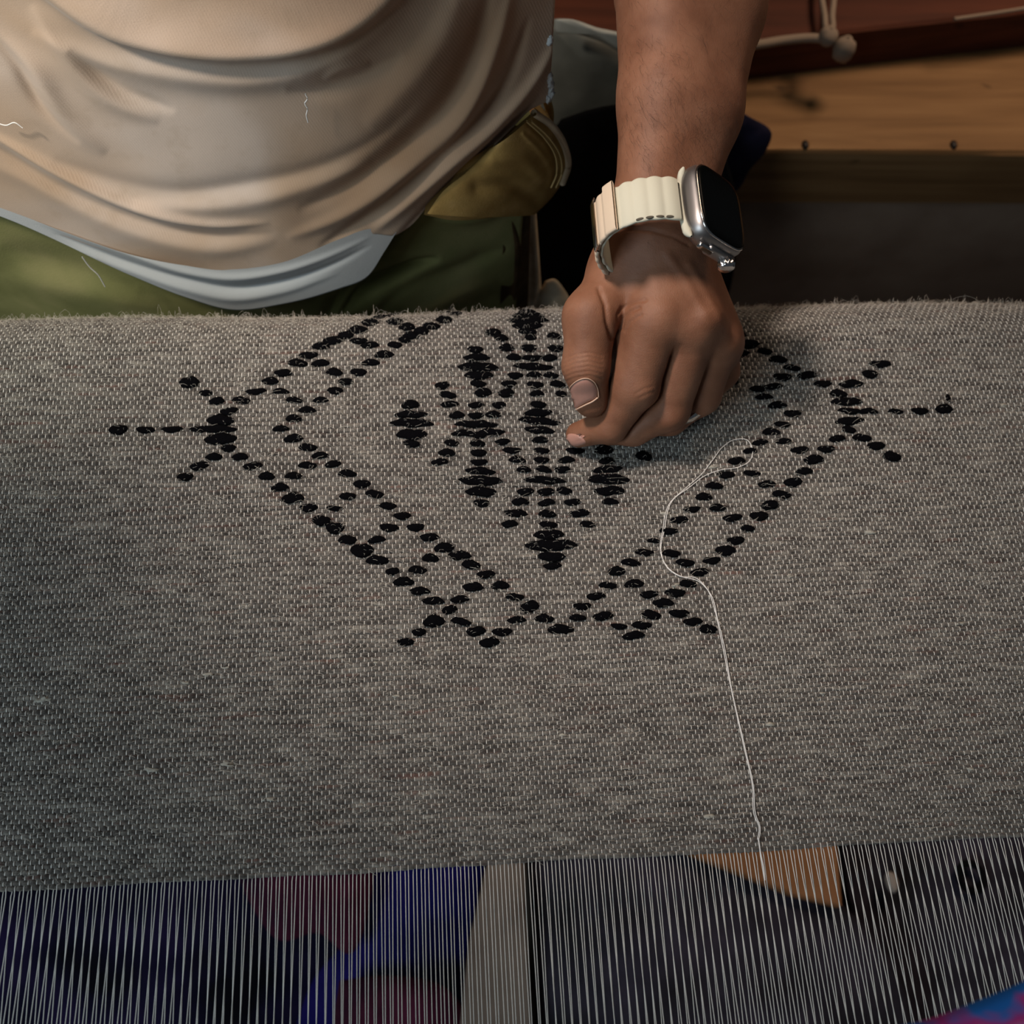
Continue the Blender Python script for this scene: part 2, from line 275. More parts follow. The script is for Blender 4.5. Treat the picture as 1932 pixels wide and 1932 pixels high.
# black inlay tufts: (zoom origin, zoom factor, [(x, y, w, h) ...]) read off enlargements of the motif
ST = [((180, 570), 3.7154, '''660,567,140,75 775,638,95,40 850,697,110,50 1022,690,130,45 938,765,125,50 880,830,195,70 850,893,280,50 720,900,120,36 540,898,150,40 355,903,130,45 165,903,130,65 878,962,225,75
935,1027,105,48 832,1092,120,50 730,1155,130,58 632,1232,115,55 1015,1092,115,50 1105,1155,135,50 1203,1230,115,55 1392,1228,125,48 1298,1310,125,55 1388,1385,155,72 1498,1452,125,55 1680,1457,120,35
1588,1543,130,68 1682,1595,130,75 1770,1680,130,60 1870,1752,160,90 1125,627,145,40 1300,627,120,38 1225,553,120,50 1315,495,125,50 1395,690,120,42 1580,690,110,40 1485,760,125,45 1392,820,115,50
1300,893,120,42 1390,962,135,55 1490,1025,130,50 1577,1083,120,45 1490,1153,135,45 1668,1145,115,48 1768,1212,130,48 1870,1285,120,55 1772,1372,120,48 1418,425,140,50 1577,428,130,48 1495,370,135,45
1675,493,115,52 1845,493,115,50 1755,558,105,45 1680,622,110,50 1580,308,125,48 1665,268,145,55 1755,230,110,50 1840,193,140,50 1845,272,125,40'''),
((660, 570), 3.7154, '''300,65,100,40 225,95,120,40 140,143,120,52 315,140,120,42 400,180,115,50 660,135,115,45 745,95,90,35 680,75,70,30 570,178,130,45 500,210,110,45 430,240,120,50 385,268,90,40 140,303,130,42
315,303,105,42 240,370,140,48 145,427,130,45 1245,92,120,44 1255,118,220,44 1250,146,280,48 1245,180,215,44 1245,218,130,45 1265,258,80,45 1003,225,110,45 1060,262,100,45 1100,330,110,50 1255,330,115,48
1440,330,110,45 1430,250,100,40 880,340,110,45 890,395,190,50 900,462,280,60 905,520,200,55 1150,395,110,45 1275,398,150,40 1400,398,110,45 1285,458,280,48 1160,520,110,45 1290,515,110,40 1410,518,110,40
648,590,105,50 900,578,110,48 1115,578,110,45 1300,583,120,45 1455,578,110,45 688,658,120,48 935,640,120,60 1095,642,110,60 1310,645,100,40 1480,645,80,40 700,722,130,42 885,728,115,40 1045,725,100,45
1320,720,115,45 425,725,125,60 430,795,230,48 435,855,300,56 435,935,215,70 435,1000,120,48 750,800,110,50 882,800,110,45 1005,793,110,45 1318,778,200,50 1330,835,285,50 1330,898,210,52 1335,968,115,45
885,862,300,48 800,925,180,45 990,915,190,48 900,938,110,44 712,993,105,45 895,995,110,45 1070,980,110,42 680,1062,120,50 902,1060,115,48 1135,1040,130,42 1345,1040,110,40 630,1127,120,45 905,1125,120,42
1173,1107,120,45 1345,1105,110,42 1520,1105,120,42 915,1188,210,48 1220,1175,105,42 1360,1172,110,45 1490,1172,110,45 1800,1112,110,45 1805,1170,210,48 918,1255,300,65 918,1332,215,65 1365,1248,290,50
1815,1240,290,70 1820,1320,215,60 1232,1328,120,50 1375,1328,120,50 1505,1320,110,50 925,1410,115,52 1195,1400,125,50 1378,1405,125,45 1560,1400,120,45 1825,1398,120,42 1165,1480,160,50 1385,1485,125,50
1610,1478,150,50 1120,1555,115,50 1392,1560,125,50 1665,1557,110,45 1395,1630,210,66 1410,1704,360,78 1415,1785,190,66 1420,1850,130,45 175,1355,130,50 268,1438,120,48 368,1507,120,48 275,1590,135,52
462,1585,125,52 190,1677,125,45 558,1655,135,52 660,1728,140,65 770,1780,160,60 195,1820,160,60 565,1803,120,55 850,1845,130,65 300,1895,100,50 475,1885,130,52 955,1910,130,50 1870,1890,120,60
1580,1040,130,40 1780,1035,130,60'''),
((560, 880), 4.391, '''1340,740,190,75 1450,825,155,80 795,880,125,65 998,865,155,70 1570,900,155,65 885,965,170,70 1460,1003,170,70 1685,990,150,65 1020,1040,170,60 1805,1083,155,55 1130,1120,185,60 1350,1108,155,60
1265,1193,125,70 1135,1290,180,90 1360,1290,165,60 1820,1275,155,52 1012,1378,115,60 1485,1370,160,75 1700,1375,165,65 905,1462,140,60 1595,1462,170,75'''),
((960, 940), 4.2, '''1450,90,135,45 1650,80,130,55 1350,172,140,55 1770,160,155,55 1265,262,150,50 1150,342,110,35 1890,245,110,50 1795,340,140,60 1075,432,150,52 1285,440,140,58 1715,420,160,75 965,512,150,55
1395,515,145,58 1605,498,145,55 865,590,165,60 1508,592,145,60 785,695,145,52 990,682,155,62 1415,685,140,55 690,780,150,55 1110,765,145,58 1315,755,160,65 1220,835,165,65 165,862,150,85 580,857,140,58
1125,930,150,70 1345,918,160,60 280,958,150,65 545,952,135,52 745,938,160,65 870,1020,130,45 1050,1013,160,58 1455,985,155,58 410,1043,205,70 985,1095,180,60 1575,1045,140,70'''),
((1140, 620), 5.3667, '''1375,80,110,60 1465,170,200,80 1620,245,150,65 1400,262,130,50 1310,550,90,60 1560,620,190,60 1705,600,180,60 1610,705,180,55 1570,1163,170,55 1470,1250,140,60 1335,1348,180,70 1490,1475,170,58
1230,1487,180,65 1110,1598,180,70 1640,1585,185,65 1005,1710,170,75 1790,1690,190,75 400,1290,160,90'''),
((1400, 600), 4.6, '''305,375,160,60 425,450,150,48 555,515,165,65 345,525,160,60 260,612,160,55 180,698,140,55 300,770,160,60 430,843,150,60 690,590,155,55 935,592,220,60 1095,508,140,65 1185,422,190,60 825,675,150,60
895,745,270,65 920,825,200,50 1080,828,170,48 920,910,250,65 915,985,120,60 1320,828,130,40 1530,822,150,55 1740,805,150,75 1775,715,40,60 1030,1055,165,60 815,1062,145,55 1155,1122,155,65 1290,1215,160,80
340,935,140,50 245,1000,160,58 140,1090,140,45 355,1083,150,48 490,1157,160,60 720,1150,150,60 615,1240,175,75 530,1343,155,60 75,1360,150,60 435,1435,165,75 200,1447,160,58 330,1545,160,75 240,1632,160,75
145,1725,165,75''')]
seen_st = []
NS, NA = 13, 8
bu = np.linspace(0, 1, NS); prof = np.sin(PI * np.clip(bu, .0, 1)) ** .5; prof[[0, -1]] = .12
ba = np.arange(NA) * 2 * PI / NA
fuzzB = []
for (ox, oy), sc, txt in ST:
    for q in txt.split():
        X_, Y_, W_, H_ = map(float, q.split(',')); px, py = ox + X_ / sc, oy + Y_ / sc; wpx, hpx = W_ / sc, H_ / sc
        if any(abs(px - a_) < (wpx + w_) * .30 and abs(py - b_) < 5.5 for a_, b_, w_ in seen_st): continue
        seen_st.append((px, py, wpx))
        xa, sa = surf_inv(px - wpx / 2, py + .012 * wpx); xb, sb = surf_inv(px + wpx / 2, py - .012 * wpx)
        _, s0 = surf_inv(px, max(py - hpx / 2, 586)); _, s1 = surf_inv(px, py + hpx / 2)
        xc, scn = (xa + xb) / 2, (s0 + s1) / 2; hl = (xb - xa) / 2 * 1.04; hw = min(abs(s0 - s1) / 2, .006) * 1.12
        tilt = rng.normal(0, .05) + (-.02)
        xx = (bu * 2 - 1) * hl; cy = tilt * xx + .0004 * np.sin(xx * 500 + px)
        ring = prof[:, None] * (1 + rng.normal(0, .07, (NS, NA)))
        S = scn + cy[:, None] + hw * ring * np.cos(ba)[None]
        Nn = .0013 + .0015 * ring * np.sin(ba)[None] + .0003 * prof[:, None]
        mesh('black_tuft', surf((xc + xx)[:, None] * np.ones(NA), S, Nn), grid_faces(NS, NA, cv=True), M['black'], cloth)
        fuzzB.append((xc, scn, hl, hw))
# loose fibres on the cloth
def fibres(name, n, sampler, length, r, mt, hmax=.0016):
    K = 5; u = np.linspace(0, 1, K); x0, s0 = sampler(n); L = rng.gamma(2.2, length / 2.2, n); th = rng.normal(0, .75, n) + (rng.random(n) < .22) * rng.uniform(-1.5, 1.5, n)
    curv = rng.normal(0, 1.1, n); h0 = rng.uniform(.0009, .0016, n); hh = rng.gamma(1.6, hmax / 2.4, n)
    A = th[:, None] + curv[:, None] * (u[None] - .5) * 2; dx = np.cumsum(np.cos(A), 1) / K * L[:, None]; ds = np.cumsum(np.sin(A), 1) / K * L[:, None] * .6
    hgt = h0[:, None] + hh[:, None] * np.sin(PI * u)[None] - .0006 * (np.abs(u - .5) > .4)[None]
    path = surf(x0[:, None] + dx, s0[:, None] + ds, hgt)
    t = np.gradient(path, axis=1); t /= np.linalg.norm(t, axis=2, keepdims=True) + 1e-12; side = np.cross(t, np.array([0, 0, 1.])); side /= np.linalg.norm(side, axis=2, keepdims=True) + 1e-9; nn = np.cross(side, t)
    a = np.arange(3) * 2 * PI / 3 + PI / 2; rr = (rng.uniform(.6, 1.25, n) * r)[:, None, None, None] * np.array([.5, 1, 1, 1, .5])[None, :, None, None]
    V = path[:, :, None] + (np.cos(a)[None, None, :, None] * side[:, :, None] + np.sin(a)[None, None, :, None] * nn[:, :, None]) * rr
    f0 = grid_faces(K, 3, cv=True); fc = (f0[None] + (np.arange(n) * K * 3)[:, None, None]).reshape(-1, 4)
    return tag(mesh(name, V, fc, mt, cloth), kind='stuff')
fibres('wool_fuzz', 34000, lambda n: (rng.uniform(XL, XR, n), FELL + (Y0 + RB * 1.2 - FELL) * rng.random(n) ** .85), .0055, .000075, M['fuzz'], .0022)
fibres('rim_fuzz', 2500, lambda n: (rng.uniform(XL, XR, n), Y0 + RB * rng.uniform(.5, 1.25, n)), .005, .00005, M['fuzz'], .0016)
def bs(n):
    i = rng.integers(0, len(fuzzB), n); q = np.array(fuzzB)[i]; return q[:, 0] + rng.uniform(-1, 1, n) * q[:, 2], q[:, 1] + rng.uniform(-1, 1, n) * q[:, 3]
fibres('black_fuzz', 2600, bs, .005, .00006, M['fuzz_black'], .003)
# pale lint nubs caught in the weave
nub = []
for i in range(36):
    px, py = rng.uniform(0, 1932), rng.uniform(760, 1560); x_, s_ = surf_inv(px, py); nub.append((x_, s_, rng.uniform(.0005, .0016)))
V = []; Fc = []
for x_, s_, r_ in nub:
    a = np.linspace(0, PI, 5)[:, None]; b = (np.arange(7) * 2 * PI / 7)[None]
    k_ = 1 + rng.normal(0, .35, (5, 7)); V.append(surf(x_ + 2.4 * r_ * np.sin(a) * np.cos(b) * k_, s_ + r_ * np.sin(a) * np.sin(b) * k_, .0010 + .5 * r_ * np.cos(a) * k_).reshape(-1, 3)); Fc.append(grid_faces(5, 7, cv=True) + 35 * len(Fc))
tag(mesh('lint', np.concatenate(V), np.concatenate(Fc), mat('pale_lint', (.38, .38, .34), .95, .1), cloth), kind='stuff')
# the loose doubled white thread
def cpath(pts, n, h=.0022):
    p2 = spline([surf_inv(*p) + (q,) for p, q in zip(pts, [h] * len(pts))], n); return surf(p2[:, 0], p2[:, 1], p2[:, 2])
lt = empty('loose_thread', 'doubled fine white thread with a loop, lying across the cloth right of the motif', 'thread')
A_ = [(1430, 1585), (1432, 1562), (1424, 1540), (1420, 1490), (1403, 1410), (1380, 1310), (1362, 1210), (1352, 1170), (1340, 1125), (1318, 1100), (1280, 1088), (1262, 1076), (1246, 1047), (1250, 1000), (1262, 952), (1290, 925), (1322, 897), (1345, 868), (1362, 846), (1385, 832), (1408, 833), (1418, 850), (1413, 872), (1392, 884), (1358, 889), (1330, 899), (1300, 921), (1268, 946), (1253, 1000), (1247, 1046), (1258, 1073), (1283, 1090), (1310, 1092), (1330, 1110), (1346, 1150), (1357, 1200), (1377, 1300), (1400, 1405), (1418, 1490), (1421, 1540), (1430, 1562), (1427, 1585)]
tube('thread_strand', cpath(A_, 260, .0024), .00027, M['thread'], lt, 5)
tube('tail_strand', cpath([(1428, 1582), (1432, 1610), (1438, 1640), (1440, 1662)], 24, .003), .0004, M['thread'], lt, 5)
# ------------------------------------------------------------------ signed-distance modelling of the arm and hand
def smin(a, b, k):
    h = np.clip(.5 + .5 * (b - a) / k, 0, 1); return b * (1 - h) + a * h - k * h * (1 - h)
def cap(G, a, b, ra, rb):
    a = np.asarray(a, np.float32); b = np.asarray(b, np.float32); ab = b - a; t = np.clip(((G - a) @ ab) / (ab @ ab), 0, 1)
    return np.linalg.norm(G - a - t[..., None] * ab, axis=-1) - (ra + (rb - ra) * t)
def surface_nets(D, org, h):
    s = D < 0; nx, ny, nz = D.shape
    cs = [s[i:nx-1+i, j:ny-1+j, k:nz-1+k] for i in (0, 1) for j in (0, 1) for k in (0, 1)]
    cnt = sum(c.astype(np.int8) for c in cs); act = (cnt > 0) & (cnt < 8); idx = -np.ones(act.shape, np.int64); I = np.argwhere(act); idx[act] = np.arange(len(I))
    acc = np.zeros((len(I), 3)); num = np.zeros(len(I)); off = [(i, j, k) for i in (0, 1) for j in (0, 1) for k in (0, 1)]
    for a in off:
        for ax in range(3):
            if a[ax] == 1: continue
            b = list(a); b[ax] = 1
            da = D[I[:, 0]+a[0], I[:, 1]+a[1], I[:, 2]+a[2]]; db = D[I[:, 0]+b[0], I[:, 1]+b[1], I[:, 2]+b[2]]
            mk = (da < 0) != (db < 0); t = np.where(mk, da / np.where(mk, da - db, 1), 0); p = I + np.array(a); p = p.astype(float); p[:, ax] += t
            acc[mk] += p[mk]; num[mk] += 1
    V = org + acc / num[:, None] * h; Fs = []
    for ax in range(3):
        sl0 = [slice(1, -1)] * 3; sl0[ax] = slice(0, -1); sl1 = [slice(1, -1)] * 3; sl1[ax] = slice(1, None)
        a, b = s[tuple(sl0)], s[tuple(sl1)]; E_ = np.argwhere(a != b); flip = a[a != b]
        E_ = E_ + np.array([0 if i == ax else 1 for i in range(3)]); u, v_ = [i for i in range(3) if i != ax]
        def cid(du, dv):
            q = E_.copy(); q[:, u] += du; q[:, v_] += dv; return idx[q[:, 0], q[:, 1], q[:, 2]]
        f = np.stack([cid(-1, -1), cid(0, -1), cid(0, 0), cid(-1, 0)], 1)
        fl = flip if ax != 1 else ~flip; f[~fl] = f[~fl][:, ::-1]; Fs.append(f)
    return V, np.concatenate(Fs)
J = dict(
    elb=P(1322, -260, .155), top=P(1300, 0, .145), mid=P(1284, 200, .125), wr=P(1250, 390, .100), wr2=P(1243, 450, .092),
    cmc=P(1180, 520, .078), tmcp=P(1116, 598, .078), tip0=P(1106, 690, .062), tip1=P(1118, 752, .042),
    im=P(1234, 606, .082), ip=P(1197, 724, .052), idp=P(1152, 802, .026), it=P(1092, 820, .0105),
    mm=P(1306, 610, .080), mp=P(1262, 772, .034), md=P(1195, 808, .018), mt=P(1150, 812, .0105),
    rm=P(1345, 640, .062), rp=P(1322, 745, .030), rd=P(1265, 790, .015), rt=P(1210, 800, .011),
    lm=P(1352, 650, .048), lp=P(1360, 700, .026), ld=P(1320, 755, .015), lt=P(1270, 780, .011))
def gro(a, b, k, dep=.0016, w_=.0022):
    return smin(a, b, k) + dep * np.exp(-((a - b) / w_) ** 2)
def hand_sdf(G):
    g = lambda a, b, ra, rb: cap(G, J[a], J[b], ra, rb)
    side = np.array([.0085, 0., -.004])
    arm = np.minimum(cap(G, J['elb'] - side * 1.4, J['top'] - side * 1.4, .043, .0345), cap(G, J['top'] - side * 1.3, J['mid'] - side * 1.1, .0345, .0275))
    arm = smin(arm, cap(G, J['mid'] - side * 1.1, J['wr'] - side, .0275, .0205), .01)
    arm2 = smin(cap(G, J['elb'] + side * 1.5, J['top'] + side * 1.5, .043, .0340), cap(G, J['top'] + side * 1.4, J['mid'] + side * 1.2, .0340, .0265), .01)
    arm2 = smin(arm2, cap(G, J['mid'] + side * 1.2, J['wr'] + side, .0265, .0200), .01)
    arm = smin(arm, arm2, .012)
    arm = smin(arm, cap(G, J['wr'] - side * .9, J['wr2'] - side * .7, .0205, .0215), .008); arm = smin(arm, cap(G, J['wr'] + side, J['wr2'] + side, .020, .0205), .008)
    dz = -RW[:, 2] * .011
    arm = smin(arm, cap(G, J['wr'] + dz, J['wr2'] + dz, .0225, .0225), .010)
    palm = smin(g('wr2', 'im', .023, .0175), g('wr2', 'mm', .023, .0180), .012)
    palm = smin(palm, g('wr2', 'rm', .022, .0175), .012); palm = smin(palm, g('wr2', 'lm', .021, .016), .012)
    palm = smin(palm, cap(G, (J['im'] + J['rm']) / 2 + [0, 0, -.02], J['mp'] + [0, .02, 0], .016, .013), .01)
    ix = smin(g('im', 'ip', .0176, .0155), g('ip', 'idp', .0150, .0112), .004); ix = smin(ix, g('idp', 'it', .0106, .0082), .004)
    md = smin(g('mm', 'mp', .0165, .0128), g('mp', 'md', .0126, .0108), .004); md = smin(md, g('md', 'mt', .0105, .0095), .004)
    rg = smin(g('rm', 'rp', .0165, .0125), g('rp', 'rd', .012, .010), .004); rg = smin(rg, g('rd', 'rt', .010, .009), .004)
    lt_ = smin(g('lm', 'lp', .0145, .0115), g('lp', 'ld', .011, .0095), .004); lt_ = smin(lt_, g('ld', 'lt', .0095, .0085), .004)
    fing = gro(lt_, rg, .005, .0008); fing = gro(fing, md, .003, .0012); fing = gro(fing, ix, .0012, .0020)
    th = smin(g('cmc', 'tmcp', .0195, .0158), g('tmcp', 'tip0', .0155, .0140), .008); th = smin(th, g('tip0', 'tip1', .0138, .0118), .004)
    web = cap(G, (J['cmc'] + J['wr2']) / 2, (J['tmcp'] * .45 + J['im'] * .55) + [0, 0, -.012], .017, .009)
    web2 = cap(G, (J['tmcp'] * .45 + J['im'] * .55) + [0, 0, -.012], P(1164, 690, .036), .012, .011)
    d = smin(arm, palm, .014); d = smin(d, smin(web, web2, .006), .008); d2 = smin(d, g('wr2', 'cmc', .021, .0195), .012)
    d2 = smin(d2, fing, .0032)
    th2 = smin(th, g('wr2', 'cmc', .021, .0195), .012)
    # the thumb melts into the wrist at its root and stays apart from the index finger further down
    kk = np.clip(((G - J['tmcp']) @ (J['cmc'] - J['tmcp'])) / ((J['cmc'] - J['tmcp']) @ (J['cmc'] - J['tmcp'])), 0, 1) * .012 + .0012
    return smin(d2, th2, kk) + .0014 * np.exp(-((d2 - th2) / .002) ** 2) * np.clip((.006 - kk) / .004, 0, 1)
hs = .00095
low = np.array([.066, .270, -.006]); high = np.array([.325, .86, .215])
dims = np.ceil((high - low) / hs).astype(int)
D = np.empty(dims, np.float32)
gy = (low[1] + np.arange(dims[1]) * hs).astype(np.float32); gz = (low[2] + np.arange(dims[2]) * hs).astype(np.float32)
# coarse pass first, then the fine field only near the surface
cs_ = 6; cd_ = (dims // cs_) + 2
Gc = np.stack(np.meshgrid(*[low[i] + np.arange(cd_[i]) * hs * cs_ for i in range(3)], indexing='ij'), -1).astype(np.float32)
Dc = hand_sdf(Gc)
near = np.abs(Dc) < hs * cs_ * 2.2
D = np.repeat(np.repeat(np.repeat(Dc, cs_, 0), cs_, 1), cs_, 2)[:dims[0], :dims[1], :dims[2]].copy()
nr = np.repeat(np.repeat(np.repeat(near, cs_, 0), cs_, 1), cs_, 2)[:dims[0], :dims[1], :dims[2]]
I = np.argwhere(nr); out = np.empty(len(I), np.float32)
for i0 in range(0, len(I), 400000):
    out[i0:i0+400000] = hand_sdf((low + I[i0:i0+400000] * hs).astype(np.float32))
D[nr] = out
V, Fh = surface_nets(D, low, hs)
Vn = [np.zeros(3)]
# skin creases, carved in along pixel-traced lines (line, half width, depth)
def segdist(px, py, line):
    d = np.full(px.shape, 1e9); line = np.asarray(line, float)
    for a, b in zip(line[:-1], line[1:]):
        ab = b - a; t = np.clip(((px - a[0]) * ab[0] + (py - a[1]) * ab[1]) / (ab @ ab), 0, 1); d = np.minimum(d, np.hypot(px - a[0] - t * ab[0], py - a[1] - t * ab[1]))
    return d
me = bpy.data.meshes.new('tmp'); me.from_pydata(V.tolist(), [], Fh.tolist()); me.update(); nrm = np.empty(len(V) * 3, np.float32); me.vertices.foreach_get('normal', nrm); nrm = nrm.reshape(-1, 3)
cen = V.mean(0)
vx, vy = pix(V); facing = np.einsum('ij,ij->i', nrm, CAM - V) ; sgn = 1.
if np.median(D[tuple(((V[::50] + nrm[::50] * .003 - low) / hs).astype(int).clip(0, dims - 1).T)]) < 0: Fh = Fh[:, ::-1]; nrm = -nrm; facing = -facing
CR = []
for y0 in (672, 680, 689, 698, 707, 716): CR.append(([(1062, y0 + 6), (1085, y0 - 3), (1112, y0 - 7), (1135, y0 - 1)], 2.4, .00035))
CR += [([(1140, 440), (1180, 432), (1225, 434), (1270, 446), (1300, 462)], 3.2, .0010), ([(1168, 590), (1180, 578), (1196, 570), (1218, 566)], 3, .0008),
       ([(1172, 620), (1176, 600), (1188, 588), (1206, 580)], 3.0, .0012), ([(1180, 625), (1190, 606), (1210, 594)], 2.6, .0006), ([(1166, 612), (1165, 595), (1172, 580)], 2.5, .0006),
       ([(1130, 545), (1142, 575), (1146, 610), (1155, 640)], 4.5, .0016),
       ([(1200, 742), (1214, 733), (1230, 728)], 2.2, .0003), ([(1206, 750), (1220, 742), (1233, 738)], 2.2, .0003), ([(1090, 832), (1112, 823), (1118, 838)], 2, .0002)]
for ln, wd, dp in CR:
    d_ = segdist(vx, vy, ln); V = V - nrm * (dp * np.exp(-(d_ / wd) ** 2) * (facing > 0))[:, None]
# knuckle and tendon relief
for (bx, by, rr, hh) in ((1263, 583, 26, .0016), (1338, 600, 22, .0022), (1222, 742, 22, .0012), (1266, 800, 16, .0010), (1372, 660, 18, .0010)):
    V = V + nrm * (hh * np.exp(-((vx - bx) ** 2 + (vy - by) ** 2) / rr ** 2) * (facing > 0))[:, None]
for ln in ([(1330, 590), (1295, 530), (1260, 480)], [(1368, 630), (1335, 560), (1300, 500)]):
    V = V + nrm * (.0009 * np.exp(-(segdist(vx, vy, ln) / 9) ** 2) * (facing > 0))[:, None]
person = empty('person', 'person in a beige shirt and olive trousers pressing a fist onto the cloth', 'person')
body = mesh('body', V, Fh, M['skin'], person)
bvh = BVHTree.FromPolygons(V.tolist(), Fh.tolist())
def hit(px, py):
    d = RW @ np.array([px - 966, 966 - py, -F]); d = Vector(d).normalized(); loc, no, i, t = bvh.ray_cast(Vector(CAM), d)
    if loc is None: loc, no, i, t = bvh.find_nearest(Vector(P(px, py, .03)))
    return np.array(loc), np.array(no)
# nails
def nail(name, outline, lift, mt, edge=None):
    out = spline(outline + [outline[0]], 41)[:-1]; c = out.mean(0); R_ = 7; V = []; cl, cn = hit(*c)
    for i in range(R_ + 1):
        f = i / R_
        for p in out:
            q = c + (p - c) * f; l_, n_ = hit(*q)
            if l_ is None: l_, n_ = hit(*(c + (p - c) * f * .9))
            if l_ is None: l_, n_ = cl, cn
            V.append(l_ + n_ * lift * (1 - .85 * f ** 6) + n_ * (-.0004 if f == 1 else 0))
    return mesh(name, V, grid_faces(R_ + 1, 40, cv=True), mt, body)
nail('thumb_nail', [(1072, 742), (1078, 728), (1092, 717), (1110, 715), (1122, 724), (1128, 740), (1126, 750), (1110, 758), (1092, 768), (1080, 776), (1074, 762)], .0008, M['nail'])
o = nail('index_nail', [(1063, 826), (1072, 818), (1088, 819), (1102, 828), (1107, 835), (1096, 841), (1078, 842), (1066, 837)], .0006, M['nail'])
e = []
for p in spline([(1078, 778), (1088, 772), (1106, 762), (1118, 756), (1127, 749)], 24):
    l_, n_ = hit(*p); e.append(l_ + n_ * .0008)
tube('nail_edge', e, .00050, M['nail_edge'], body, 5)
e = []
for p in spline([(1071, 744), (1077, 729), (1091, 717), (1110, 714), (1122, 722), (1128, 736), (1129, 749)], 30):
    l_, n_ = hit(*p); e.append(l_ + n_ * .0004)
tube('cuticle', e, .00032, M['nail_edge'], body, 5)
# forearm hairs
Vh = []; n_h = 0
for i in range(700):
    py = rng.triangular(-40, 260, 480); px = rng.uniform(1165, 1400)
    if 322 < py < 425: continue
    l_, n_ = hit(px, py)
    t0 = np.array([.25 + rng.normal(0, .35), -.8, .0]) + rng.normal(0, .2, 3); t0 -= n_ * (t0 @ n_); t0 /= np.linalg.norm(t0); bn = np.cross(n_, t0); L = rng.uniform(.004, .010); c_ = rng.normal(0, .5)
    u = np.linspace(0, 1, 5)[:, None]; path = l_ + t0 * L * u + bn * c_ * L * u ** 2 * .6 + n_ * (.0002 + .0012 * np.sin(PI * u * .8)) ; Vh.append(tube_verts(path, np.linspace(.00004, .000015, 5), 3, n_))
tag(mesh('arm_hair', np.concatenate([v.reshape(-1, 3) for v in Vh]), np.concatenate([grid_faces(5, 3, cv=True) + 15 * i for i in range(len(Vh))]), M['hair'], body), kind='stuff')
# silver ring glint on the ring finger
rc = (J['rp'] * .75 + J['rd'] * .25); ax = J['rd'] - J['rp']; ax /= np.linalg.norm(ax)
u1 = np.cross(ax, [0, 0, 1.]); u1 /= np.linalg.norm(u1); u2 = np.cross(u1, ax)
l_, n_ = hit(1302, 789)
if l_ is None: l_, n_ = hit(1296, 785)
a = np.arange(40) * 2 * PI / 40; R0 = .0122; rc = l_ - n_ * R0 * .93
ax = np.cross(n_, np.array([.5, .8, 0])); ax /= np.linalg.norm(ax); u1 = n_; u2 = np.cross(ax, n_)
rp = rc + (np.cos(a)[:, None] * u1 + np.sin(a)[:, None] * u2) * R0
V_ = [];
for i in range(40):
    rad = (rp[i] - rc) / R0
    for (da, dr) in ((-.0022, 0), (-.0020, .0007), (.0020, .0007), (.0022, 0)): V_.append(rp[i] + ax * da + rad * dr)
tag(mesh('finger_ring', V_, grid_faces(40, 4, cu=True, cv=True), M['silver']), 'small silver ring mostly hidden by the curled ring finger', 'ring')
# ------------------------------------------------------------------ wristwatch
def cw(v): v = RW @ np.array(v, float); return v / np.linalg.norm(v)
wa = cw((-.05, .92, -.32)); wc = cw((.72, -.40, -.58)); wc = wc - wa * (wa @ wc); wc /= np.linalg.norm(wc); wn = np.cross(wc, wa)
watch = empty('wristwatch', 'smartwatch with a black screen on a cream woven strap around the wrist', 'watch')
WC = PD(1238, 392, .585)
def frame(o): return Matrix([[wc[i], wa[i], wn[i], o[i]] for i in range(3)] + [[0, 0, 0, 1]])
RC, RN = .0362, .0300
CC = PD(1341, 402, .588)                       # centre of the case
def superell(w_, h_, p, n):
    t = np.arange(n) * 2 * PI / n; c, s = np.cos(t), np.sin(t); return np.c_[w_ / 2 * np.sign(c) * np.abs(c) ** (2 / p), h_ / 2 * np.sign(s) * np.abs(s) ** (2 / p)]
def loft(name, layers, mt, org, n=64, p=4.2):  # layers of (width, height, z); end caps closed with a centre vertex
    V = []
    for w_, h_, z in layers:
        q = superell(w_, h_, p, n); V.append(org + q[:, :1] * wc + q[:, 1:] * wa + z * wn)
    V = [np.array([org + wn * layers[0][2]] * n)] + V + [np.array([org + wn * layers[-1][2]] * n)]
    return mesh(name, np.array(V), grid_faces(len(V), n, cv=True), mt, watch)
loft('case', [(.030, .036, -.0072), (.038, .044, -.0062), (.0415, .0475, -.003), (.0425, .0485, 0), (.0420, .0480, .0035), (.0405, .0465, .0055), (.0385, .0445, .0066), (.0372, .0432, .0066)], M['titanium'], CC)
loft('screen', [(.0392, .0452, .0056), (.0390, .0450, .0072), (.0370, .0430, .0079), (.0310, .037, .0082)], M['glass'], CC)
loft('bezel_ring', [(.0402, .0462, .0054), (.0402, .0462, .0066), (.0388, .0448, .0069)], M['steel'], CC)
